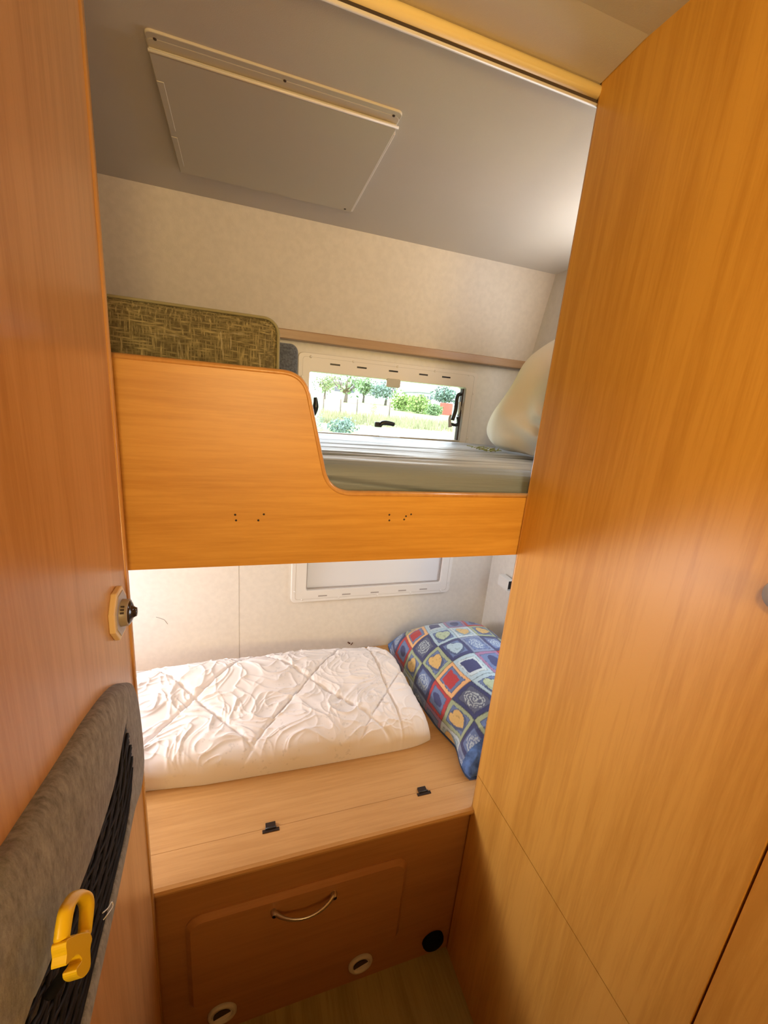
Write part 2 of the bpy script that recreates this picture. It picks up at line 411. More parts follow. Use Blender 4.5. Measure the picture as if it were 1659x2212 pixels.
# ------------------------------------------------------------------ roof hatch
rh = thing('roof_hatch', (.065, 1.04, 1.92), 'square beige roof hatch cover with a long raised bar, in the grey ceiling', 'roof hatch')
zf = 1.928
a0, a1 = at(314, 72, 'z', zf+.0185), at(866, 250, 'z', zf+.0185)
hx0, hx1 = a0.x-.001, a1.x
yb0 = (a0.y+a1.y)/2
p0 = at(320, 104, 'z', 1.9425); p1 = at(862, 280, 'z', 1.9425); p2 = at(388, 372, 'z', 1.926); p3 = at(754, 458, 'z', 1.926)
yp0 = (p0.y+p1.y)/2; yp1 = (p2.y+p3.y)/2
px0 = (p0.x+p2.x)/2; px1 = (p1.x+p3.x)/2
fr = MB().prism(rrect(px0-.002, px1+.002, yb0+.010, yp1+.004, .012), 'z', 1.9325, 1.944).build('hatch_frame', M['hatch'], rh, bevel=.003)
bar = MB().prism(rrect(px0-.001, px1+.002, yb0, yb0+.024, .010), 'z', 1.9330, 1.944).build('front_bar', M['hatch'], rh, bevel=.0018)
pn = MB().box(px0, px1, yp0+.002, yp1, 1.9245, 1.9325).build('blind_panel', M['hatch'], rh, bevel=.002)
MB().tube([(px0, yp0+.001, 1.9265), (px1+.003, yp0+.001, 1.9265)], .0024, 8).build('panel_lip', M['plastic'], pn)
MB().box(px0+.001, px0+.012, yp0+.06, yp0+.19, 1.9236, 1.9256).build('guide_rail', M['hatch'], pn, bevel=.001)
MB().box(px0+.001, px0+.012, yp0+.21, yp1-.03, 1.9236, 1.9256).build('guide_rail', M['hatch'], pn, bevel=.001)
MB().box(px1-.003, px1+.004, yp0+.02, yp1, 1.9258, 1.9345).build('side_rail', M['plastic'], pn, bevel=.002)
for x_ in (px0+.012, (px0+px1)/2, px1-.012):
    MB().lathe((x_, yb0+.012, 1.9332), (0,0,-1), [(0, .0028), (.001, .0024), (.0011, 0)], 10).build('screw', M['dark2'], bar)
MB().lathe((px1-.018, yp1-.010, 1.925), (0,0,-1), [(0, .0032), (.001, .0026), (.0011, 0)], 10).build('screw', M['dark2'], pn)

rh.rotation_euler.x = -.0446; rh.location.z += .009

# ------------------------------------------------------------------ lower bunk bench
ZBT = .515
be = thing('storage_bench', (.19, .69, 0), 'wooden storage bench of the lower bunk with hinged lid and flap door in its front', 'bench')
MB().box(XE+.01, XW-.001, .687, .703, 0, .500).build('front_panel', wood('bench_front', (.42, .185, .06), (.36, .15, .045), 'x'), be)
# front ledge with rounded nosing
nz = [(.748, .497), (.682, .497)] + [(.682-.012*math.sin(math.radians(a_)), .509-.012*math.cos(math.radians(a_))) for a_ in range(0, 100, 15)] + [(.674, .5165), (.748, ZBT)]
nz = [(.748, .497), (.684, .497), (.676, .4985), (.6715, .503), (.671, .508), (.6735, .513), (.680, .5155), (.748, .5155)]
m = MB(); m.prism(nz, 'x', XE+.01, XR-.0005); m.box(XR-.0005, XW-.001, .6845, .748, .497, .5155); lg = m.build('front_ledge', M['wood_bench'], be)
def zl(y): return ZBT - .003 - (y-.75)*.028          # the lid drops slightly towards the wall
m = MB(); m.prism([(.7510, .4965), (.7510, zl(.751)), (YW-.001, zl(YW)), (YW-.001, zl(YW)-.016)], 'x', XE+.01, XW-.001)
ld = m.build('lid', M['wood_bench'], be, bevel=.0012)
for hx, hy in ((585, 1790), (915, 1711)):
    p = at(hx, hy, 'z', ZBT+.002)
    h = MB().box(p.x-.0185, p.x+.0185, p.y-.007, p.y+.001, ZBT-.002, ZBT+.0022)
    h.box(p.x-.011, p.x+.011, p.y+.001, p.y+.016, ZBT-.004, ZBT+.0022)
    hg = h.build('hinge', plain('dark_hinge', (.03, .015, .008), .35, metal=.4), be, bevel=.0006)
    MB().tube([(p.x-.012, p.y+.001, ZBT+.003), (p.x+.012, p.y+.001, ZBT+.003)], .0022, 8).build('hinge_pin', M['dark'], hg)
# flap door, proud of the front
dx0, dx1, dz1, dz0 = -.116, .382, .4035, .108
dr_p = rrect(dx0, dx1, dz0, dz1, .035, 8)
inner = rrect(dx0+.010, dx1-.010, dz0+.010, dz1-.012, .028, 8)
m = MB(); n_ = len(dr_p)
V = [(x, .687, z) for x, z in dr_p] + [(x, .684, z) for x, z in dr_p] + [(x, .676, z) for x, z in inner]
F = [(i, (i+1) % n_, n_+(i+1) % n_, n_+i) for i in range(n_)] + [(n_+i, n_+(i+1) % n_, 2*n_+(i+1) % n_, 2*n_+i) for i in range(n_)] + [list(range(2*n_, 3*n_))]
m.add(V, F); dr = m.build('door', wood('bench_door', (.42, .185, .06), (.36, .15, .045), 'x'), be)
# bow handle
hl, hr = at(592, 1968, 'y', .676), at(721, 1928, 'y', .676)
zz = (hl.z + hr.z)/2
P = []
for i in range(25):
    t = i/24; u = 2*t-1
    P.append((hl.x + (hr.x-hl.x)*t, .674 - .030*(1-u*u)**.8 + .004*0, zz))
hd = MB().tube(P, [.0058 - .0033*math.sin(math.pi*i/24)**.5 for i in range(25)], 10, flat=1.4).build('handle', M['steel'], dr)
for q in (P[0], P[-1]):
    MB().lathe((q[0], .676, zz), (0,-1,0), [(0, .0075), (.004, .0075), (.012, .005)], 14).build('handle_foot', M['steel'], hd)
for vx, vy in ((779, 2085), (480, 2187)):
    p = at(vx, vy, 'y', .683); r_ = .032; p.z = .0635
    mm = MB(); mm.lathe((p.x, .687, p.z), (0,-1,0), [(0, r_), (.004, r_), (.007, r_-.003), (.008, r_-.007), (.006, r_-.009), (-.010, r_-.011), (-.012, r_-.012)], 36)
    vn = mm.build('air_vent', M['hatch'], be)
    MB().lathe((p.x, .686, p.z), (0,-1,0), [(.0015, r_-.009), (.0018, .0)], 30).build('vent_cap', M['plastic'], vn)
    mm = MB(); half = [(p.x + .0195*math.cos(math.radians(q)), p.z + .0195*math.sin(math.radians(q))) for q in range(20, 201, 12)]
    mm.prism(half, 'y', .6800, .6815); mm.build('vent_shade', M['dark2'], vn)  # dark half disc painted in for the shaded inside of the vent
# black cap low in the corner
pc = at(940, 2034, 'y', .672); pc.z = max(pc.z, .045)
m = MB(); m.lathe((pc.x, .686, .056), (0,-1,0), [(0, .031), (.006, .031), (.012, .028), (.016, .020), (.017, 0)], 28)
tag(m.build('rubber_stopper', plain('black_rubber', (.006, .006, .007), .85, spec=.1), None, (pc.x, .686, .056)), 'small round black rubber stopper low in the corner of bench and wardrobe', 'stopper')

# ------------------------------------------------------------------ bracket + aluminium rail on the right end wall
rl = thing('wall_rail', (XW, 1.25, .55), 'pale aluminium rail running up the white end wall beside the wardrobe edge', 'rail')
MB().box(XW-.006, XW, 1.16, 1.262, .545, 1.16).build('rail_strip', M['alu'], rl, bevel=.001)
MB().box(XW-.010, XW-.006, 1.20, 1.214, .545, 1.16).build('rail_rib', M['alu'], rl)
br = thing('wall_bracket', (XW, 1.29, .80), 'small square metal bracket box with dark open end on the white end wall', 'bracket')
by0, by1, bz0, bz1 = 1.252, 1.318, .795, .838
m = MB(); m.frame([(XW-.034, bz0), (XW-.0065, bz0), (XW-.0065, bz1), (XW-.034, bz1)], [(XW-.0325, bz0+.0015), (XW-.008, bz0+.0015), (XW-.008, bz1-.0015), (XW-.0325, bz1-.0015)], 'y', by0, by1)
m.build('box_shell', M['white_plastic'], br)
MB().box(XW-.0325, XW-.008, by0+.012, by1-.004, bz0+.0015, bz1-.0015).build('box_core', M['dark'], br)

# ------------------------------------------------------------------ switch with knob on the left partition
ds = at(262, 1318, 'x', XL)
sw = thing('lamp_switch', (XL, .605, 1.15), 'cream octagonal reading lamp base with grey ring and glossy dark dome, on the left partition', 'wall light')
yc, zc_ = .592, 1.162
def octo(r, c=.42):
    k = r*c
    return [(yc-r, zc_-k), (yc-k, zc_-r*1.12), (yc+k, zc_-r*1.12), (yc+r, zc_-k), (yc+r, zc_+k), (yc+k, zc_+r*1.12), (yc-k, zc_+r*1.12), (yc-r, zc_+k)]
MB().prism(octo(.031), 'x', XL-.0005, XL+.0075).build('base_plate', M['creamplate'], sw, bevel=.0022)
MB().prism(octo(.0258), 'x', XL+.0075, XL+.0085).build('face_plate', M['greyface'], sw)
rg = MB().lathe((XL+.008, yc, zc_), (1,0,0), [(0, .0188), (.0085, .0180), (.0097, .0170), (.0095, .0)], 32).build('ring', M['taupe'], sw)
for k in range(3):
    a_ = math.radians(205 + k*13)
    cy, cz = yc+.0186*math.cos(a_), zc_-.0186*math.sin(a_)
    MB().box(XL+.010, XL+.0145, cy-.0006, cy+.0006, cz-.0012, cz+.0012).build('ring_slot', M['dark2'], rg)
MB().lathe((XL+.0165, yc, zc_), (1,0,0), [(0, .0165), (.0015, .016), (.0035, .013), (.0055, .0080), (.0078, .0066), (.0095, .006), (.0100, 0)], 32).build('dome', M['glossblack'], sw)

# ------------------------------------------------------------------ felt net pocket on the left partition
pk = thing('net_pocket', (XL, .3, .98), 'grey felt wall pocket with black net, curved, on the left partition', 'wall pocket')
felt, nt, b = new_mat('grey_felt')
b.inputs['Roughness'].default_value = .95; b.inputs['Sheen Weight'].default_value = .3
tc = sp(nt, 'ShaderNodeTexCoord'); n1 = sp(nt, 'ShaderNodeTexNoise'); n1.inputs['Scale'].default_value = 90; n1.inputs['Detail'].default_value = 8; n1.inputs['Roughness'].default_value = .75
mp = sp(nt, 'ShaderNodeMapping'); mp.inputs['Scale'].default_value = (1, 1.6, .6); nt.links.new(tc.outputs['Object'], mp.inputs[0]); nt.links.new(mp.outputs[0], n1.inputs['Vector'])
r = sp(nt, 'ShaderNodeValToRGB'); r.color_ramp.elements[0].position = .36; r.color_ramp.elements[1].position = .64
r.color_ramp.elements[0].color = (.11, .103, .095, 1); r.color_ramp.elements[1].color = (.30, .285, .265, 1)
nt.links.new(n1.outputs['Fac'], r.inputs[0]); nt.links.new(r.outputs[0], b.inputs['Base Color'])
bp = sp(nt, 'ShaderNodeBump'); bp.inputs['Strength'].default_value = .7; bp.inputs['Distance'].default_value = .002
nt.links.new(n1.outputs['Fac'], bp.inputs['Height']); nt.links.new(bp.outputs['Normal'], b.inputs['Normal'])
M['felt'] = felt
XP = -.151
def yz(L, x): return [(lambda p: Vector((p.y, p.z)))(at(px_, py_, 'x', x)) for px_, py_ in L]
o_pts = yz([(205,2212), (270,1900), (300,1745), (314,1700), (320,1640), (312,1545), (302,1492), (290,1474), (262,1482), (216,1543), (146,1662), (60,1805), (0,1915)], XP)
o_near = [Vector((.14, 1.115)), Vector((.0, 1.09)), Vector((-.12, 1.04)), Vector((-.15, .96)), Vector((-.10, .85)), Vector((.05, .79)), Vector((.22, .785))]
outer = smooth_path(o_pts + o_near, 4, True)
i_pts = yz([(190,2212), (262,1890), (284,1790), (291,1730), (286,1620), (280,1548), (274,1536), (269,1543), (262,1620), (246,1720), (197,1880), (100,2130), (65,2212)], XP)
i_near = [Vector((.12, 1.0)), Vector((.0, .98)), Vector((-.08, .93)), Vector((-.10, .89)), Vector((-.03, .85)), Vector((.10, .825)), Vector((.25, .82))]
inner = smooth_path(i_pts + i_near, 4, True)
assert len(outer) == len(inner)
m = MB(); N_ = len(outer)
# rounded pad: rings from wall out and over
def ring(L, x): return [(x, p[0], p[1]) for p in L]
def mixl(A, B, t): return [A[i]*(1-t) + B[i]*t for i in range(len(A))]
rings = [ring(outer, XL), ring(outer, XP-.006)]
NL = 5*4
def rb(t, dx):
    L = mixl(outer, inner, t); out = []
    for i, p in enumerate(L):
        f = 1.0 if NL+8 < i < N_-12 else .25
        out.append((XP-.006+dx*f, p[0], p[1]))
    return out
for t, dx in ((.03, .004), (.10, .007), (.25, .009), (.5, .010), (.75, .009), (.90, .007), (.97, .003)):
    rings.append(rb(t, dx))
rings += [ring(inner, XP-.006), ring(inner, XL+.002)]
V = [q for R in rings for q in R]; F = []
for i in range(len(rings)-1):
    for j in range(N_):
        j2 = (j+1) % N_; F.append((i*N_+j, i*N_+j2, (i+1)*N_+j2, (i+1)*N_+j))
m.add(V, F, True); m.build('felt_frame', felt, pk)
MB().prism([(p[0], p[1]) for p in mixl(outer, inner, .3)], 'x', XL, XL+.003).build('felt_back', felt, pk)
# net: long cords bowing out plus crossing cords, kept as one stretched mesh net
m = MB()
n_c = N_
ys_ = [p[0] for p in inner]; ymin, ymax = min(ys_), max(ys_)
def span(y):
    zs = []
    for i in range(N_):
        a_, b_ = inner[i], inner[(i+1) % N_]
        if (a_[0]-y)*(b_[0]-y) <= 0 and a_[0] != b_[0]:
            zs.append(a_[1] + (b_[1]-a_[1])*(y-a_[0])/(b_[0]-a_[0]))
    return (min(zs), max(zs)) if len(zs) > 1 else None
NC = 15
for k in range(NC):
    f = (k+.5)/NC
    for ph in (0, 1):
        pts = []; Y = ymin+.004
        while Y < ymax-.004:
            s_ = span(Y)
            if s_:
                ff = f + (.030 if ph else -.030)*math.sin(Y*95 + k*math.pi)
                z = s_[0] + (s_[1]-s_[0])*min(.99, max(.01, ff))
                x = XL+.004 + .009*math.sin(math.pi*ff) + .0015*ph
                pts.append((x, Y, z))
            Y += .006
        m.tube(pts, .0022, 5)
m.build('net', M['net'], pk)
lp = MB(); Q = smooth_path([at(222,1972,'x',-.137), at(233,1962,'x',-.135), at(241,1949,'x',-.134), at(243,1958,'x',-.133), at(233,1974,'x',-.134), at(223,1987,'x',-.137)], 5)
lp.tube(Q, .0007, 6)
lp.build('loose_thread', M['thread'], pk)

# yellow plastic clip hooked into the net
XC = -.122
def cp(L): return [Vector((p[0], p[1])) for p in yz(L, XC)]
cl = thing('plastic_clip', at(165, 2020, 'x', XC), 'yellow plastic carabiner clip hooked on the black net of the felt pocket', 'clip')
og = cp([(150,1945), (160,1930), (172,1921), (186,1920), (196,1928), (200,1945), (199,1965), (196,1985), (193,2005), (190,2022), (185,2034), (160,2040), (132,2036), (131,2018), (134,1995), (138,1972), (143,1957)])
ig = cp([(159,1956), (164,1950), (170,1948), (177,1949), (181,1954), (183,1962), (183,1973), (182,1990), (181,2003), (180,2012), (172,2016), (162,2018), (146,2022), (147,2010), (150,1992), (153,1975), (156,1963)])
og = smooth_path(og, 3, True); ig = smooth_path(ig, 3, True)
N_ = len(og); m = MB(); rings = []
for t, dx in ((0, 0), (.0, .003), (.2, .0065), (.5, .008), (.8, .0065), (1, .003), (1, 0)):
    rings.append(ring(mixl(og, ig, t), XC-.004+dx))
V = [q for R in rings for q in R]; F = []
for i in range(len(rings)):
    i2 = (i+1) % len(rings)
    for j in range(N_):
        j2 = (j+1) % N_; F.append((i*N_+j, i*N_+j2, i2*N_+j2, i2*N_+j))
m.add(V, F, True)
m.build('clip_ring', M['yellow'], cl)
hk = MB()
bd = cp([(131,2034), (145,2026), (160,2020), (180,2018), (187,2030), (183,2052), (184,2085), (178,2104), (166,2116), (154,2112), (152,2098), (160,2086), (164,2076), (155,2066), (145,2072), (138,2080), (128,2090), (130,2066), (128,2050)])
bd = smooth_path(bd, 3, True)
cc_ = sum(bd, Vector((0,0)))/len(bd)
hk.prism([(p.x, p.y) for p in bd], 'x', XC-.005, XC+.004)
hk.build('clip_hook', M['yellow'], cl, bevel=.0012)
# strap of net gathered in the hook
m = MB(); m.tube(smooth_path([at(158,2078,'x',-.128), at(146,2092,'x',-.132), at(128,2120,'x',-.140), at(108,2148,'x',-.147)], 5), .0045, 8)
m.build('net_loop', M['net'], pk)

# ------------------------------------------------------------------ mattress on the upper bunk
def grid_obj(name, nu, nv, fn, mat, parent=None, base=None, closed_v=False, closed_u=False, fixn=True):
    m = MB(); V = []; F = []
    for i in range(nu):
        for j in range(nv): V.append(fn(i/(nu if closed_u else nu-1), j/(nv if closed_v else nv-1)))
    for i in range(nu if closed_u else nu-1):
        for j in range(nv if closed_v else nv-1):
            i2, j2 = (i+1) % nu, (j+1) % nv
            F.append((i*nv+j, i2*nv+j, i2*nv+j2, i*nv+j2))
    m.add(V, F, True); return m.build(name, mat, parent, base, fixn=fixn)
def spow(c, e): return math.copysign(abs(c)**e, c)
sheet, nt, b = new_mat('grey_sheet'); b.inputs['Base Color'].default_value = (.19, .225, .28, 1); b.inputs['Roughness'].default_value = .42; b.inputs['Specular IOR Level'].default_value = .45
b.inputs['Sheen Weight'].default_value = .4
tc = sp(nt, 'ShaderNodeTexCoord'); mp = sp(nt, 'ShaderNodeMapping'); mp.inputs['Scale'].default_value = (1.2, 26, 26); n1 = sp(nt, 'ShaderNodeTexNoise'); n1.inputs['Scale'].default_value = 2.2; n1.inputs['Detail'].default_value = 4
nt.links.new(tc.outputs['Object'], mp.inputs[0]); nt.links.new(mp.outputs[0], n1.inputs['Vector'])
bp = sp(nt, 'ShaderNodeBump'); bp.inputs['Strength'].default_value = .6; bp.inputs['Distance'].default_value = .006
nt.links.new(n1.outputs['Fac'], bp.inputs['Height']); nt.links.new(bp.outputs['Normal'], b.inputs['Normal'])
def resample(loop, n):
    P = [Vector(p) for p in loop]; P.append(P[0]); L = [0]
    for a_, b_ in zip(P, P[1:]): L.append(L[-1] + (b_-a_).length)
    out = []; k = 0
    for i in range(n):
        d = L[-1]*i/n
        while L[k+1] < d: k += 1
        out.append(P[k].lerp(P[k+1], (d-L[k])/max(1e-9, L[k+1]-L[k])))
    return out
NM = 460
MP = resample(rrect(.711, 1.4155, 1.241, 1.360, .026, 8), NM)
def matt(u, v):
    x = -.90 + 1.90*u
    p = MP[int(round(v*NM)) % NM]; y, z = p.x, p.y
    e = (1 - abs(2*u-1)**24)**.5 if 0 < u < 1 else 0
    y = 1.063 + (y-1.063)*(.96+.04*e); z = 1.241 + (z-1.241)*max(e, .02)
    top = max(0, min(1, (z-1.30)/.05))
    z += top*(interp([(.7, .002), (.80, .005), (1.0, -.008), (1.42, -.012)], y) - .014*max(0, x-.15)*(1 if y < 1 else .6))
    z += top*(.0035*noise.noise(Vector((x*1.8+3, y*20, .3))) + .0030*noise.noise(Vector((x*2.5+8, y*46, 1.3))))
    if z > 1.33:
        z -= .008*math.exp(-((y-(.812+.05*(x-.2)))/.006)**2)*max(0, min(1, (.62-x)/.35)) + .006*math.exp(-((y-(.785+.03*(x-.2)))/.004)**2)*max(0, min(1, (.5-x)/.3)) + .004*math.exp(-((y-(.86+.02*(x-.2)))/.005)**2)*max(0, min(1, (.75-x)/.3))
    if y < .74:
        z2 = (z-1.24)/.12
        y += .0015 + .0015*math.sin(6*z2 + 5*x) + .006*math.exp(-((z-(1.330-.10*(x-.12)))/.005)**2)*max(0, min(1, (.5-x)/.3))
        y += .004*math.exp(-((z-(1.322-.06*(x-.12)))/.004)**2)*max(0, min(1, (.6-x)/.3))
    return (x, y, z)
o = grid_obj('mattress', 240, NM, matt, sheet, None, (.2, 1.05, 1.24), closed_v=True)
tag(o, 'thin mattress in a fitted grey sheet lying on the upper bunk below the window', 'mattress')

# ------------------------------------------------------------------ cushions on the left of the upper bunk
tweed, nt, b = new_mat('olive_tweed'); b.inputs['Roughness'].default_value = .95; b.inputs['Sheen Weight'].default_value = .25
tc = sp(nt, 'ShaderNodeTexCoord')
def streak(scale3, s, det=3):
    mp = sp(nt, 'ShaderNodeMapping'); mp.inputs['Scale'].default_value = scale3; nt.links.new(tc.outputs['Object'], mp.inputs[0])
    n = sp(nt, 'ShaderNodeTexNoise'); n.inputs['Scale'].default_value = s; n.inputs['Detail'].default_value = det; n.inputs['Roughness'].default_value = .6
    nt.links.new(mp.outputs[0], n.inputs['Vector']); return n
sv = streak((30, 30, 3), 12); sh = streak((3, 30, 30), 12); sv2 = streak((13, 13, 1.5), 6.5, 3); sh2 = streak((1.5, 13, 13), 6.5, 3)
mxn = sp(nt, 'ShaderNodeMath', operation='MAXIMUM'); nt.links.new(sv.outputs['Fac'], mxn.inputs[0]); nt.links.new(sh.outputs['Fac'], mxn.inputs[1])
r = sp(nt, 'ShaderNodeValToRGB'); r.color_ramp.elements[0].position = .45; r.color_ramp.elements[0].color = (.10, .08, .035, 1)
r.color_ramp.elements[1].position = .72; r.color_ramp.elements[1].color = (.42, .35, .17, 1)
e_ = r.color_ramp.elements.new(.57); e_.color = (.20, .165, .075, 1)
mx2 = sp(nt, 'ShaderNodeMath', operation='MAXIMUM'); nt.links.new(sv2.outputs['Fac'], mx2.inputs[0]); nt.links.new(sh2.outputs['Fac'], mx2.inputs[1])
r2 = sp(nt, 'ShaderNodeValToRGB'); r2.color_ramp.elements[0].position = .66; r2.color_ramp.elements[0].color = (0, 0, 0, 1); r2.color_ramp.elements[1].position = .70; r2.color_ramp.elements[1].color = (.55, .55, .55, 1)
nt.links.new(mx2.outputs[0], r2.inputs[0])
mc = sp(nt, 'ShaderNodeMixRGB'); mc.inputs[2].default_value = (.50, .44, .28, 1)
nt.links.new(mxn.outputs[0], r.inputs[0]); nt.links.new(r.outputs[0], mc.inputs[1]); nt.links.new(r2.outputs[0], mc.inputs[0]); nt.links.new(mc.outputs[0], b.inputs['Base Color'])
bp = sp(nt, 'ShaderNodeBump'); bp.inputs['Strength'].default_value = .8; bp.inputs['Distance'].default_value = .0015
nt.links.new(mxn.outputs[0], bp.inputs['Height']); nt.links.new(bp.outputs['Normal'], b.inputs['Normal'])
def cushion(name, x0, x1, y0, y1, z0, z1, r, mat, label, pipe=None, crown=.006):
    loc = ((x0+x1)/2, (y0+y1)/2, z0)
    base = rrect(x0, x1, z0, z1, r, 8); t = thing(name, loc, label, 'cushion')
    cx, cz = (x0+x1)/2, (z0+z1)/2; n = len(base)
    prof = [(0, 0, 0)]
    m = MB(); rings = []
    D = y1-y0
    def inset(d):
        return rrect(x0+d, x1-d, z0+d, z1-d, max(r-d*.6, .004), 8)
    seq = [(.10, y0-crown), (.06, y0-crown*.8), (.03, y0-crown*.3), (.012, y0+.002), (.003, y0+.008), (0, y0+.016), (0, y1-.016), (.003, y1-.008), (.012, y1-.002), (.03, y1), (.08, y1)]
    for d, y in seq: rings.append([(x, y + .001*noise.noise(Vector((x*14, z*14, y*9))), z) for x, z in inset(d)])
    V = [q for R in rings for q in R]; F = [list(range(n)), list(range((len(rings)-1)*n, len(rings)*n))[::-1]]
    for i in range(len(rings)-1):
        for j in range(n):
            j2 = (j+1) % n; F.append((i*n+j, i*n+j2, (i+1)*n+j2, (i+1)*n+j))
    m.add(V, F, True); c = m.build('cover', mat, t)
    if pipe:
        for yy in (y0+.004, y1-.004):
            L = inset(.004); m = MB(); m.tube([(x, yy, z) for x, z in L] + [(L[0][0], yy, L[0][1])], .0028, 6, caps=False)
            m.build('piping', pipe, t)
    return t
tp = plain('pale_green_piping', (.30, .27, .15), .9)
cushion('seat_cushion', -.72, .066, .848, .945, 1.367, 1.601, .028, tweed, 'olive tweed box cushion standing on edge at the left of the upper bunk', tp)
cushion('seat_cushion', -.62, .146, 1.24, 1.33, 1.356, 1.600, .022, M['greysheet'], 'dark blue grey cushion standing behind the olive tweed one next to the window', None)

# ------------------------------------------------------------------ cream pillow leaning on the right end of the upper bunk
cpw = thing('pillow', (.80, 1.05, 1.35), 'cream white pillow leaning upright at the right end of the upper bunk', 'pillow')
C0 = Vector((.838, 1.00, 1.533)); hw = Vector((-.06, 1, 0)).normalized(); hh = Vector((.47, .03, .87)).normalized(); hn = hh.cross(hw).normalized()
if hn.x > 0: hn = -hn
def pillow_fn(C, A, B, Nn, W, H, T, pinch=.10, wr=.006, seed=0):
    def fn(u, v):
        # u: side -1..1 round the rim, v: 0..1 from back centre to front centre
        ph = 2*math.pi*u; lat = math.pi*(v-.5)
        ca, sa = spow(math.cos(ph), .55), spow(math.sin(ph), .55)
        rr = math.cos(lat)**.55 if abs(v-.5) < .4999 else 0
        a = ca*rr; b_ = sa*rr
        corner = abs(ca*sa)
        prof_ = math.sin(lat)*(1-.0*corner)
        th = spow(math.sin(lat), .8)*(1 - (abs(a)**3.5)*.55)*(1-(abs(b_)**3.5)*.55)
        w_ = 1 - pinch*(1-corner)*rr**6
        p = C + A*(W*a*w_) + B*(H*b_*w_) + Nn*(T*th)
        e = rr**3
        n = noise.noise(p*9 + Vector((seed, 0, 0)))*wr*1.2 + noise.noise(Vector((p.x*22, p.y*22, p.z*9+seed)))*wr*.5*e
        return p + Nn*n*(1 if math.sin(lat) > 0 else -.3)
    return fn
def cream_fn(u, v):
    p = Vector(pillow_fn(C0, hw, hh, hn, .225, .205, .078, .06, .013, 5)(u, v))
    bb = (p-C0).dot(hh)/.195
    if bb > 0: p = C0 + (p-C0) - hn*((p-C0).dot(hn)*.35*bb)
    d = (p-C0); b_ = d.dot(hh)/.205; a = d.dot(hw)/.215
    # gathered folds radiating from the lower front corner
    if b_ < -.15 and d.dot(hn) > -.03:
        q = Vector((a+1.05, b_+1.05)); an = math.atan2(q.y, q.x); rr = q.length
        p += hn*(.010*math.sin(an*24 + 2*noise.noise(p*14))*min(1, (-.15-b_)*2.0)*math.exp(-((rr-.65)/.55)**2))
    return p
grid_obj('cover', 200, 110, cream_fn, M['cream'], cpw, closed_u=True)
Q = [C0 + hw*(-.205) + hh*(-.10) + hn*.03, C0 + hw*(-.20) + hh*(-.14) + hn*.052, C0 + hw*(-.17) + hh*(-.185) + hn*.055, C0 + hw*(-.15) + hh*(-.205) + hn*.03]
MB().tube(smooth_path(Q, 6), .0035, 8).build('piping', M['cream'], cpw)
m = MB()
for k in range(26):
    p = Vector((.685 + random.uniform(-.03, .035), 1.10 + random.uniform(-.06, .03), 1.3560))
    m.tube([p, p + Vector((random.uniform(-.012, .012), random.uniform(-.012, .006), random.uniform(.001, .006))), p + Vector((random.uniform(-.02, .02), random.uniform(-.02, .01), random.uniform(0, .006)))], .0011, 5)
tag(m.build('braid_fringe', M['fringe'], None, (.685, 1.1, 1.356)), 'small tuft of green fringe poking out under the cream pillow on the grey sheet', 'fringe', kind='stuff')

# ------------------------------------------------------------------ quilt on the lower bunk
quilt, nt, b = new_mat('white_quilt'); b.inputs['Roughness'].default_value = .6; b.inputs['Sheen Weight'].default_value = .3
tc = sp(nt, 'ShaderNodeTexCoord'); n1 = sp(nt, 'ShaderNodeTexNoise'); n1.inputs['Scale'].default_value = 75; n1.inputs['Detail'].default_value = 5
n2 = sp(nt, 'ShaderNodeTexNoise'); n2.inputs['Scale'].default_value = 5.5; n2.inputs['Detail'].default_value = 1
nt.links.new(tc.outputs['Object'], n1.inputs['Vector']); nt.links.new(tc.outputs['Object'], n2.inputs['Vector'])
r = sp(nt, 'ShaderNodeValToRGB'); r.color_ramp.elements[0].position = .60; r.color_ramp.elements[0].color = (0, 0, 0, 1); r.color_ramp.elements[1].position = .64; r.color_ramp.elements[1].color = (1, 1, 1, 1)
rr_ = sp(nt, 'ShaderNodeValToRGB'); rr_.color_ramp.elements[0].position = .55; rr_.color_ramp.elements[1].position = .62
nt.links.new(n1.outputs['Fac'], r.inputs[0]); nt.links.new(n2.outputs['Fac'], rr_.inputs[0])
mm_ = sp(nt, 'ShaderNodeMath', operation='MULTIPLY'); nt.links.new(r.outputs[0], mm_.inputs[0]); nt.links.new(rr_.outputs[0], mm_.inputs[1])
mf = sp(nt, 'ShaderNodeMath', operation='MULTIPLY'); mf.inputs[1].default_value = .28; nt.links.new(mm_.outputs[0], mf.inputs[0])
mc = sp(nt, 'ShaderNodeMixRGB'); mc.inputs[1].default_value = (.80, .74, .72, 1); mc.inputs[2].default_value = (.42, .40, .40, 1)
nt.links.new(mf.outputs[0], mc.inputs[0]); nt.links.new(mc.outputs[0], b.inputs['Base Color'])
def zlid(y): return zl(y) + .0006
front_tab = sorted([(p.x, p.y) for p in (at(x_, y_, 'z', .52) for x_, y_ in ((932,1600), (905,1606), (813,1624), (668,1650), (560,1668), (440,1688), (320,1700)))])
A_ = at(422, 1511, 'z', .60); B_ = at(667, 1469, 'z', .60); Cc = at(545, 1597, 'z', .60)
e1 = (Cc - A_).xy; e2 = (Cc - B_).xy; det = e1.x*e2.y - e1.y*e2.x
def lat_st(x, y):
    d = Vector((x-A_.x, y-A_.y)); return (d.x*e2.y - d.y*e2.x)/det, (e1.x*d.y - e1.y*d.x)/det
def ridge(p, k):
    return (1 - abs(noise.noise(p)*2))**k
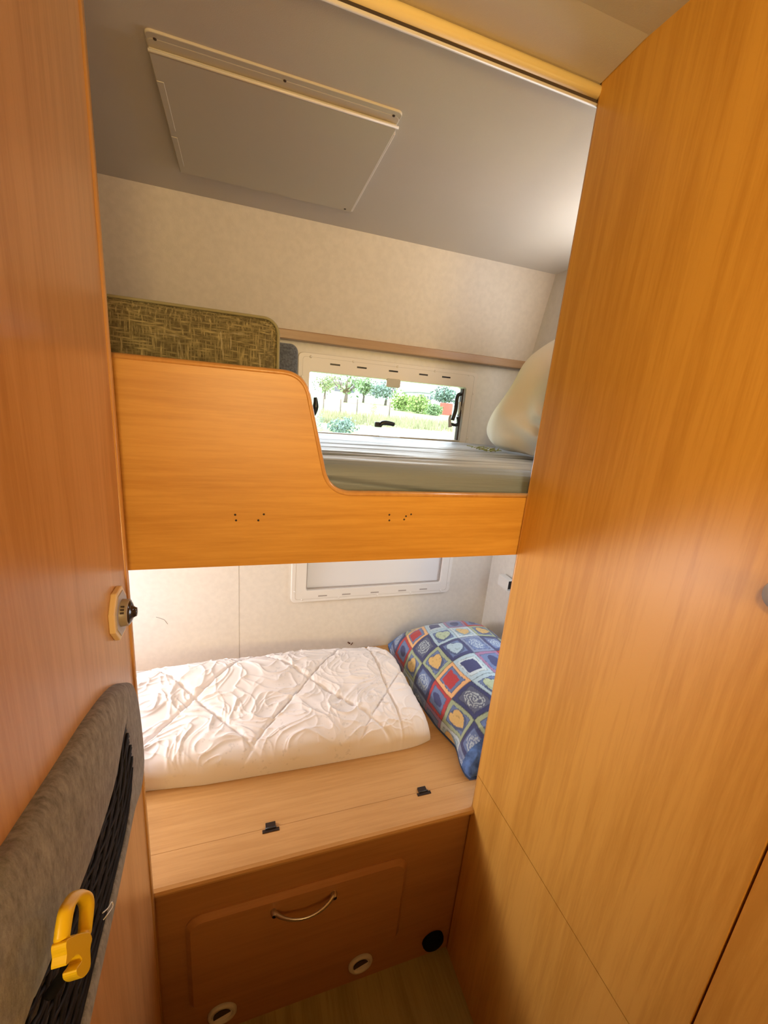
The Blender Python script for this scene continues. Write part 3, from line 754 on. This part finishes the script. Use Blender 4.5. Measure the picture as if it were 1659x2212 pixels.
def quilt_fn(u, v):
    # u along x from left (0) to the right end (1), v over the top from front (0) to back (1)
    phi = min(1, max(0, (u-.90)/.10)); 
    ex = math.sin(math.pi/2*phi); X = -.92 + (.465+.92)*min(u/.90, 1) + .062*ex
    shrink = spow(math.cos(math.pi/2*phi), .55) if phi < 1 else 0
    yf = interp(front_tab, X); yb = 1.335 + .01*math.sin(X*7)
    if X > .40: yf += .015*((X-.40)/.127)**3; yb -= .050*((X-.40)/.127)**2
    ycn, ry = (yf+yb)/2, (yb-yf)/2
    c_ = .62*(1-2*v) + .38*math.cos(math.pi*v)
    s_ = (1-min(1, abs(c_))**4.76)**.31 if 0 < v < 1 else 0
    y = ycn - ry*c_
    H = .083 + .020*math.exp(-((y-1.20)/.10)**2) + .012*math.sin(X*3.1+1) + .016*(1 if X < -.05 else max(0, 1-(X+.05)/.3))*math.exp(-((y-1.22)/.13)**2)
    z0 = zlid(y)
    z = z0 + H*s_*max(shrink, 0)
    # stitched diamonds
    w_ = s_*shrink
    if w_ > .02:
        s1, t1 = lat_st(X, y)
        ds_ = abs(s1-round(s1))*.16; dt_ = abs(t1-round(t1))*.16
        xl = abs(X - (.43 - .0*(y-1)))
        groove = math.exp(-(ds_/.0035)**2) + math.exp(-(dt_/.0035)**2) + math.exp(-(xl/.004)**2)
        z -= .0085*min(1, groove)*w_
        z += .0022*noise.noise(Vector((X*45, y*45, 3)))*w_*math.exp(-(min(ds_, dt_)/.018)**2)
        z += .005*(1-math.exp(-(min(ds_, dt_)/.03)**2))*w_
        P_ = Vector((X*6.0, y*8.0, 2.1)); wv = Vector((noise.noise(P_*1.3), noise.noise(P_*1.3+Vector((9, 3, 1))), 0))*1.0
        rz = ridge(P_*1.1 + wv*1.2, 9)*.0050 + ridge(P_*2.1 + wv*1.6 + Vector((5, 5, 5)), 9)*.0032
        rz += ridge(Vector((X*18 - y*9, y*9 + X*5, 7))+wv*1.5, 8)*.0028 + ridge(Vector((X*11 + y*14, y*10 - X*6, 11))+wv*1.5, 10)*.0034
        z += rz*w_ + .004*noise.noise(P_*.7)*w_
        y -= .004*noise.noise(Vector((X*13, z*30, 3)))*abs(c_)
    return (X, y, z)
o = grid_obj('quilt', 700, 300, quilt_fn, quilt, None, (-.2, 1.1, .51))
tag(o, 'folded white quilt with diamond stitching lying on the lower bunk bench', 'quilt')

# ------------------------------------------------------------------ heart patterned pillow on the lower bunk
left_tab = [(.735, .575), (.76, .566), (.80, .570), (.86, .588), (.95, .566), (1.08, .556), (1.22, .552), (1.31, .550), (1.36, .558), (1.41, .566)]
PX1 = .985; PYF, PYB = .742, 1.408
CELL = .093; TC = .080
def hp_pos(s, t, top=True):
    """s 0..1 along y (front..back), t 0..1 across x (left..right)"""
    y = PYF + (PYB-PYF)*s
    # smooth left outline
    xl = (interp(left_tab, y-.008) + interp(left_tab, y) + interp(left_tab, y+.008))/3
    x1 = PX1 - .03*(1-(2*s-1)**2)
    x = xl + (x1-xl)*t
    a = max(0, 1-abs(2*s-1)**2.6)**.62; b_ = max(0, 1-abs(2*t-1)**3.0)**.50
    # puffy body, flat seam edges, blunt hem ends
    H = .178*a*b_ + .012*(1-abs(2*t-1)**8)
    zb_ = zl(y)+.0008
    if top:
        n = noise.noise(Vector((x*9, y*7, 4)))*.010 + (ridge(Vector((x*10, y*22, 1)), 4)*.010)*(abs(2*s-1)**4)
        z = zb_ + .008 + H + n*b_
    else:
        z = zb_ + .004*(a*0)
    y2 = y + .010*math.sin(9*t + 2)*(abs(2*s-1)**8)
    return Vector((x, y2, max(z, zb_)))
NS, NT = 330, 250
# warped parameter so the steep flank is well sampled
def tw(j): 
    q = j/(NT-1); return .5 - .5*spow(math.cos(math.pi*q), 1.0)
navy = (.045, .055, .16); blue = (.13, .19, .38); lblue = (.38, .52, .62); green = (.33, .40, .26); yel = (.62, .42, .16); red = (.42, .045, .055); orange = (.72, .42, .20); purple = (.30, .16, .30); pale = (.50, .60, .66); dgreen = (.10, .13, .10)
ROWS = {0: [('red', red, blue, navy, 'blob'), ('g', green, blue, yel, 'heart'), ('n', navy, blue, pale, 'swirl')],
        1: [('o', orange, blue, red, 'square'), ('n', navy, (.10, .12, .20), pale, 'swirl'), ('g', green, blue, yel, 'heart')],
        2: [('l', lblue, pale, navy, 'square'), ('g', lblue, blue, (.42, .52, .36), 'heart'), ('n', navy, blue, lblue, 'heart')],
        3: [('p', purple, blue, navy, 'blob'), ('y', pale, lblue, yel, 'heart'), ('n', (.20, .26, .42), blue, pale, 'swirl')]}
T0 = .031; S0 = .932
def pattern(p, t_arc, y):
    gs = (y - S0)/CELL; gt = (t_arc - T0)/TC
    gs += .05*noise.noise(Vector((gt*1.7, gs*1.7, 3))); gt += .05*noise.noise(Vector((gt*1.7, gs*1.7, 9)))
    i = math.floor(gs); j = math.floor(gt); fs = gs-i-.5; ft = gt-j-.5
    # i decreases towards the camera; phase so that one period is three cells
    row = ROWS[j % 4] if j >= 0 else ROWS[(j+4) % 4]
    cell = row[(-i + j*0) % 3]
    _, bord, inner_, mot, kind = cell
    edge = max(abs(fs), abs(ft)); wob = .02*noise.noise(Vector((gs*6, gt*6, 1)))
    if edge > .485: return tuple(c*.45 for c in bord)
    if edge + wob > .37: c = bord
    elif edge + wob > .35: c = tuple(q*.5 for q in inner_)
    else: c = inner_
    x_, y_ = ft, -fs
    sx_, sy_ = x_*1.0 + .03*noise.noise(Vector((gs*5, gt*5, 8))), y_
    if edge + wob < .36:
        if kind == 'heart':
            # tip towards the lower right
            hx_, hy_ = (sx_*.92 + sy_*.38)/.27, (-sy_*.92 + sx_*.38)/.27
            hy2 = hy_*1.0 + .15
            f = (hx_*hx_ + hy2*hy2 - 1)**3 - hx_*hx_*hy2**3
            if f < 0: c = mot if noise.noise(Vector((gs*9, gt*9, 2))) > -.35 else tuple(q*.75 for q in mot)
            elif f < .35: c = tuple(q*.55 for q in inner_)
        elif kind == 'square':
            if max(abs(sx_+.03), abs(sy_+.02)) < .27 + wob: c = mot
        elif kind == 'blob':
            if (sx_/.20)**2 + ((sy_ + .3*sx_)/.28)**2 < 1 + 3*wob: c = mot
        else:
            rr = math.hypot(sx_, sy_); an = math.atan2(sy_, sx_)
            sg = .7*math.sin(rr*60 + an*2 + 5*noise.noise(Vector((gs*5, gt*5, 0)))) + 1.6*noise.noise(Vector((gs*22, gt*22, 5)))
            if rr < .31 and sg > .05: c = tuple(mot[k]*.75 + inner_[k]*.25 for k in range(3))
    g = 1 + .12*noise.noise(Vector((gs*20, gt*20, 12)))
    return tuple(min(1, q*g) for q in c)
hpm, nt, b = new_mat('heart_print_cotton'); b.inputs['Roughness'].default_value = .85; b.inputs['Sheen Weight'].default_value = .2
at_ = sp(nt, 'ShaderNodeAttribute'); at_.attribute_name = 'print'; nt.links.new(at_.outputs['Color'], b.inputs['Base Color'])
hp = thing('pillow', (.76, 1.07, .51), 'pillow printed with hearts in coloured squares at the right end of the lower bunk', 'pillow')
def make_print():
    V = []; cols = []; F = []
    for i in range(NS):
        s = i/(NS-1); s = .5-.5*math.cos(math.pi*s)*(.9) - 0 if False else s
        arc = 0; prev = None
        for j in range(NT):
            p = hp_pos(s, tw(j)); 
            if prev is not None: arc += (p-prev).length
            prev = p; V.append(p); cols.append(pattern(p, arc, p.y))
    for i in range(NS-1):
        for j in range(NT-1): F.append((i*NT+j, i*NT+j+1, (i+1)*NT+j+1, (i+1)*NT+j))
    return V, cols, F
V, cols, F = make_print()
def sub(sel, name, mat, with_col):
    F2 = [f for f in F if sel(sum(V[k].y for k in f)/4)]
    ids = sorted({k for f in F2 for k in f}); mp_ = {k: n for n, k in enumerate(ids)}
    off = OFF[hp.name]; me = bpy.data.meshes.new(name)
    me.from_pydata([V[k]-off for k in ids], [], [[mp_[k] for k in f] for f in F2])
    for p in me.polygons: p.use_smooth = True
    if with_col:
        ca = me.color_attributes.new('print', 'FLOAT_COLOR', 'POINT')
        for n, k in enumerate(ids): ca.data[n].color = (*cols[k], 1)
    me.materials.append(mat); o = bpy.data.objects.new(name, me); col.objects.link(o); o.parent = hp; OFF[o.name] = off
    return o
HF, HB = .792, 1.372
sub(lambda y: HF < y < HB, 'pillowcase', hpm, True)
hemm = plain('blue_hem_cotton', (.075, .15, .36), .85, bump=.5, bscale=60, var=.45, vscale=45)
sub(lambda y: y <= HF, 'hem', hemm, False); sub(lambda y: y >= HB, 'hem', hemm, False)
m = MB(); Vb = []; Fb = []
for i in range(40):
    for j in range(20): Vb.append(hp_pos(i/39, j/19, False))
for i in range(39):
    for j in range(19): Fb.append((i*20+j, (i+1)*20+j, (i+1)*20+j+1, i*20+j+1))
m.add(Vb, Fb, True); m.build('underside', plain('pillow_underside', (.10, .14, .26), .9), hp)

# ------------------------------------------------------------------ outdoors, seen through the upper window
def gz(x, y):
    t = interp([(1.6, -.8), (5, .3), (8, .90), (13, .95), (26, 1.12), (30, 1.17), (45, 1.3), (90, 1.6)], y)
    return t + .05*noise.noise(Vector((x*.15, y*.15, 0)))*min(1, y/10)
grass = plain('grass', (.20, .27, .08), .95, bump=.8, bscale=8, var=.25, vscale=1.2)
m = MB(); V = []; F = []; nx, ny = 60, 70
for i in range(nx):
    for j in range(ny):
        y = 1.7 + 88*(j/(ny-1))**2; x = -2 + (-12 - y*.9) + (i/(nx-1))*(26 + y*2.2)
        V.append((x, y, gz(x, y)))
for i in range(nx-1):
    for j in range(ny-1): F.append((i*ny+j, (i+1)*ny+j, (i+1)*ny+j+1, i*ny+j+1))
m.add(V, F, True); o = m.build('lawn', grass); tag(o, 'sunlit green lawn rising outside beyond the bunk window', 'lawn', kind='structure')
leafm = [plain('leaf_light', (.18, .27, .07), .8, var=.3, vscale=3), plain('leaf_mid', (.13, .21, .09), .8, var=.3, vscale=3), plain('leaf_blue', (.13, .20, .16), .8, var=.3, vscale=3)]
bark = plain('bark', (.10, .08, .07), .9)
def ray_pt(px, py, Y): return at(px, py, 'y', Y)
def blob(m, c, rx, rz, n, ls):
    for k in range(n):
        a = random.uniform(0, 2*math.pi); u = random.uniform(-1, 1); r = (random.random()**.4)
        q = Vector((math.cos(a)*math.sqrt(1-u*u)*rx*r, math.sin(a)*math.sqrt(1-u*u)*rx*r, u*rz*r)) + c
        d1 = Vector((random.uniform(-1,1), random.uniform(-1,1), random.uniform(-1,1))).normalized(); d2 = d1.cross(Vector((random.uniform(-1,1), random.uniform(-1,1), random.uniform(-1,1)))).normalized()
        s_ = ls*random.uniform(.6, 1.3)
        m.add([q-d1*s_, q-d2*s_*.6, q+d1*s_, q+d2*s_*.6], [(0,1,2,3)])
def tree(px, pyb, Y, w_px, h_px, mat, label, cat='tree', bare=False, name='garden_tree', dens=1.0, trunk=True, group=None):
    b0 = ray_pt(px, pyb, Y); gx = gz(b0.x, Y); b0.z = gx
    s_ = Y/F_PX/ .95; W = w_px*s_/2*1.25; H = max(.3, (ray_pt(px, pyb-h_px, Y).z - gx))
    t = thing(name, b0, label, cat, group)
    m = MB()
    if trunk:
        m.tube([b0 - Vector((0,0,.2)), b0 + Vector((.05*W, 0, H*.3)), b0 + Vector((0, 0, H*.6))], [W*.10, W*.07, W*.035], 7)
        for k in range(9 if bare else 5):
            a = 2*math.pi*k/(9 if bare else 5) + .4
            p1 = b0 + Vector((0, 0, H*(.3+.03*(k % 4)))); p2 = p1 + Vector((math.cos(a)*W*.4, math.sin(a)*W*.4, H*.25)); p3 = p2 + Vector((math.cos(a)*W*.3, math.sin(a)*W*.3, H*.28))
            m.tube([p1, p2, p3], [W*.045, W*.03, W*.012], 5)
        m.build('trunk', bark, t)
    m = MB(); n = int((260 if bare else 900)*dens)
    for k in range(6):
        c = b0 + Vector((random.uniform(-.5, .5)*W, random.uniform(-.5, .5)*W, H*((random.uniform(.5, .85)) if trunk else random.uniform(.25, .6))))
        blob(m, c, W*.62, H*(.32 if trunk else .42), n//6, W*.085)
    m.build('foliage', mat, t, fixn=False)
tree(745, 868, 26, 74, 62, leafm[1], 'thin spreading tree with open crown outside, at the left of the window', bare=True)
tree(700, 862, 30, 40, 50, leafm[1], 'small leafy tree outside at the far left of the window, left of the spreading one')
tree(784, 866, 30, 42, 46, leafm[1], 'slim green tree outside between the spreading tree and the window catch')
tree(832, 872, 28, 52, 50, leafm[2], 'blue green tree outside straight below the window catch', dens=1.4)
tree(872, 880, 20, 50, 40, leafm[0], 'bright green bush outside right of the window catch', 'bush', name='garden_bush', dens=1.4, trunk=False)
tree(903, 884, 18, 56, 34, leafm[0], 'wide yellow green bush outside in the middle right of the window', 'bush', name='garden_bush', dens=1.4, trunk=False)
tree(936, 890, 17, 40, 22, leafm[1], 'low green bush outside just left of the red box', 'bush', name='garden_bush', dens=1.2, trunk=False)
tree(958, 880, 34, 56, 44, leafm[2], 'dark blue green tree outside at the right behind the red box', dens=1.6)
tree(808, 884, 14, 14, 20, leafm[0], 'tiny round shrub outside on the lawn left of the window catch', 'bush', name='garden_bush', dens=.5, trunk=False)
tree(748, 918, 7.4, 60, 26, leafm[2], 'pale low shrub outside at the lower left of the window', 'bush', name='garden_bush', dens=.8, trunk=False)
tree(690, 910, 7.6, 20, 34, leafm[2], 'grey green shrub outside behind the left window latch', 'bush', name='garden_bush', dens=.6, trunk=False)
# rough vegetation on the near bank: nobody could count it
m = MB()
for k in range(2600):
    px_ = random.uniform(690, 1010); Y = random.uniform(8.4, 12); b0 = ray_pt(px_, 915, Y); z = gz(b0.x, Y)
    h = random.uniform(.05, .22); dx = random.uniform(-.06, .06)
    m.add([(b0.x-.012, Y, z-.02), (b0.x+.012, Y, z-.02), (b0.x+dx, Y+random.uniform(-.05, .05), z+h)], [(0, 1, 2)])
tag(m.build('wild_grass', plain('wild_grass', (.20, .20, .11), .9, var=.3, vscale=2), None, (1.5, 8, 1.2), fixn=False), 'pale rough weeds and dry grass outside along the foot of the window', 'weeds', kind='stuff')
# fence posts
posts = []
for k, (px_, top, bot) in enumerate(((698, 856, 892), (735, 862, 888), (771, 862, 886), (841, 868, 892))):
    Y = 13; p = ray_pt(px_, bot, Y); h = ray_pt(px_, top, Y).z
    o = MB().tube([(p.x, Y, gz(p.x, Y)-.1), (p.x, Y, h)], .022, 6).build('fence_post', bark, None, (p.x, Y, gz(p.x, Y)))
    tag(o, ['thin fence post outside at the far left of the lawn', 'thin fence post outside left of the spreading tree', 'thin fence post outside right of the spreading tree', 'thin fence post outside below the window catch'][k], 'post', 'thin fence posts on the lawn')
# red box and pale houses
Y = 19; p0_ = ray_pt(957, 896, Y); p1_ = ray_pt(979, 872, Y)
o = MB().box(p0_.x, p1_.x, Y, Y+.5, gz(p0_.x, Y)-.1, p1_.z).build('utility_box', plain('red_paint', (.35, .05, .03), .6), None, (p0_.x, Y, gz(p0_.x, Y)), bevel=.01)
tag(o, 'square red box outside near the right window arm', 'box')
def house(px0_, px1_, pyt, pyb, Y, label):
    a_ = ray_pt(px0_, pyb, Y); b_ = ray_pt(px1_, pyt, Y); g = gz(a_.x, Y)
    t = thing('garden_house', (a_.x, Y, g), label, 'house', 'pale houses beyond the lawn')
    MB().box(a_.x, b_.x, Y, Y+6, g-.3, b_.z).build('wall', plain('pale_render', (.30, .31, .33), .8), t)
    cx = (a_.x+b_.x)/2; r_h = (b_.z-g)*.35
    MB().prism([(a_.x-.2, b_.z), (b_.x+.2, b_.z), (cx, b_.z+r_h)], 'y', Y-.2, Y+6.2).build('roof', plain('grey_roof', (.20, .20, .22), .8), t)
    n = 4
    for k in range(n):
        x_ = a_.x + (b_.x-a_.x)*(k+.5)/n; w2 = (b_.x-a_.x)*.07; zz_ = g + (b_.z-g)*.45
        MB().box(x_-w2, x_+w2, Y-.03, Y+.02, zz_, zz_+(b_.z-g)*.3).build('window', plain('dark_glass', (.05, .06, .08), .2), t)
house(715, 825, 838, 866, 46, 'long white house outside behind the trees in the left half of the window')
house(905, 935, 850, 872, 50, 'small white house outside behind the bushes in the right half of the window')
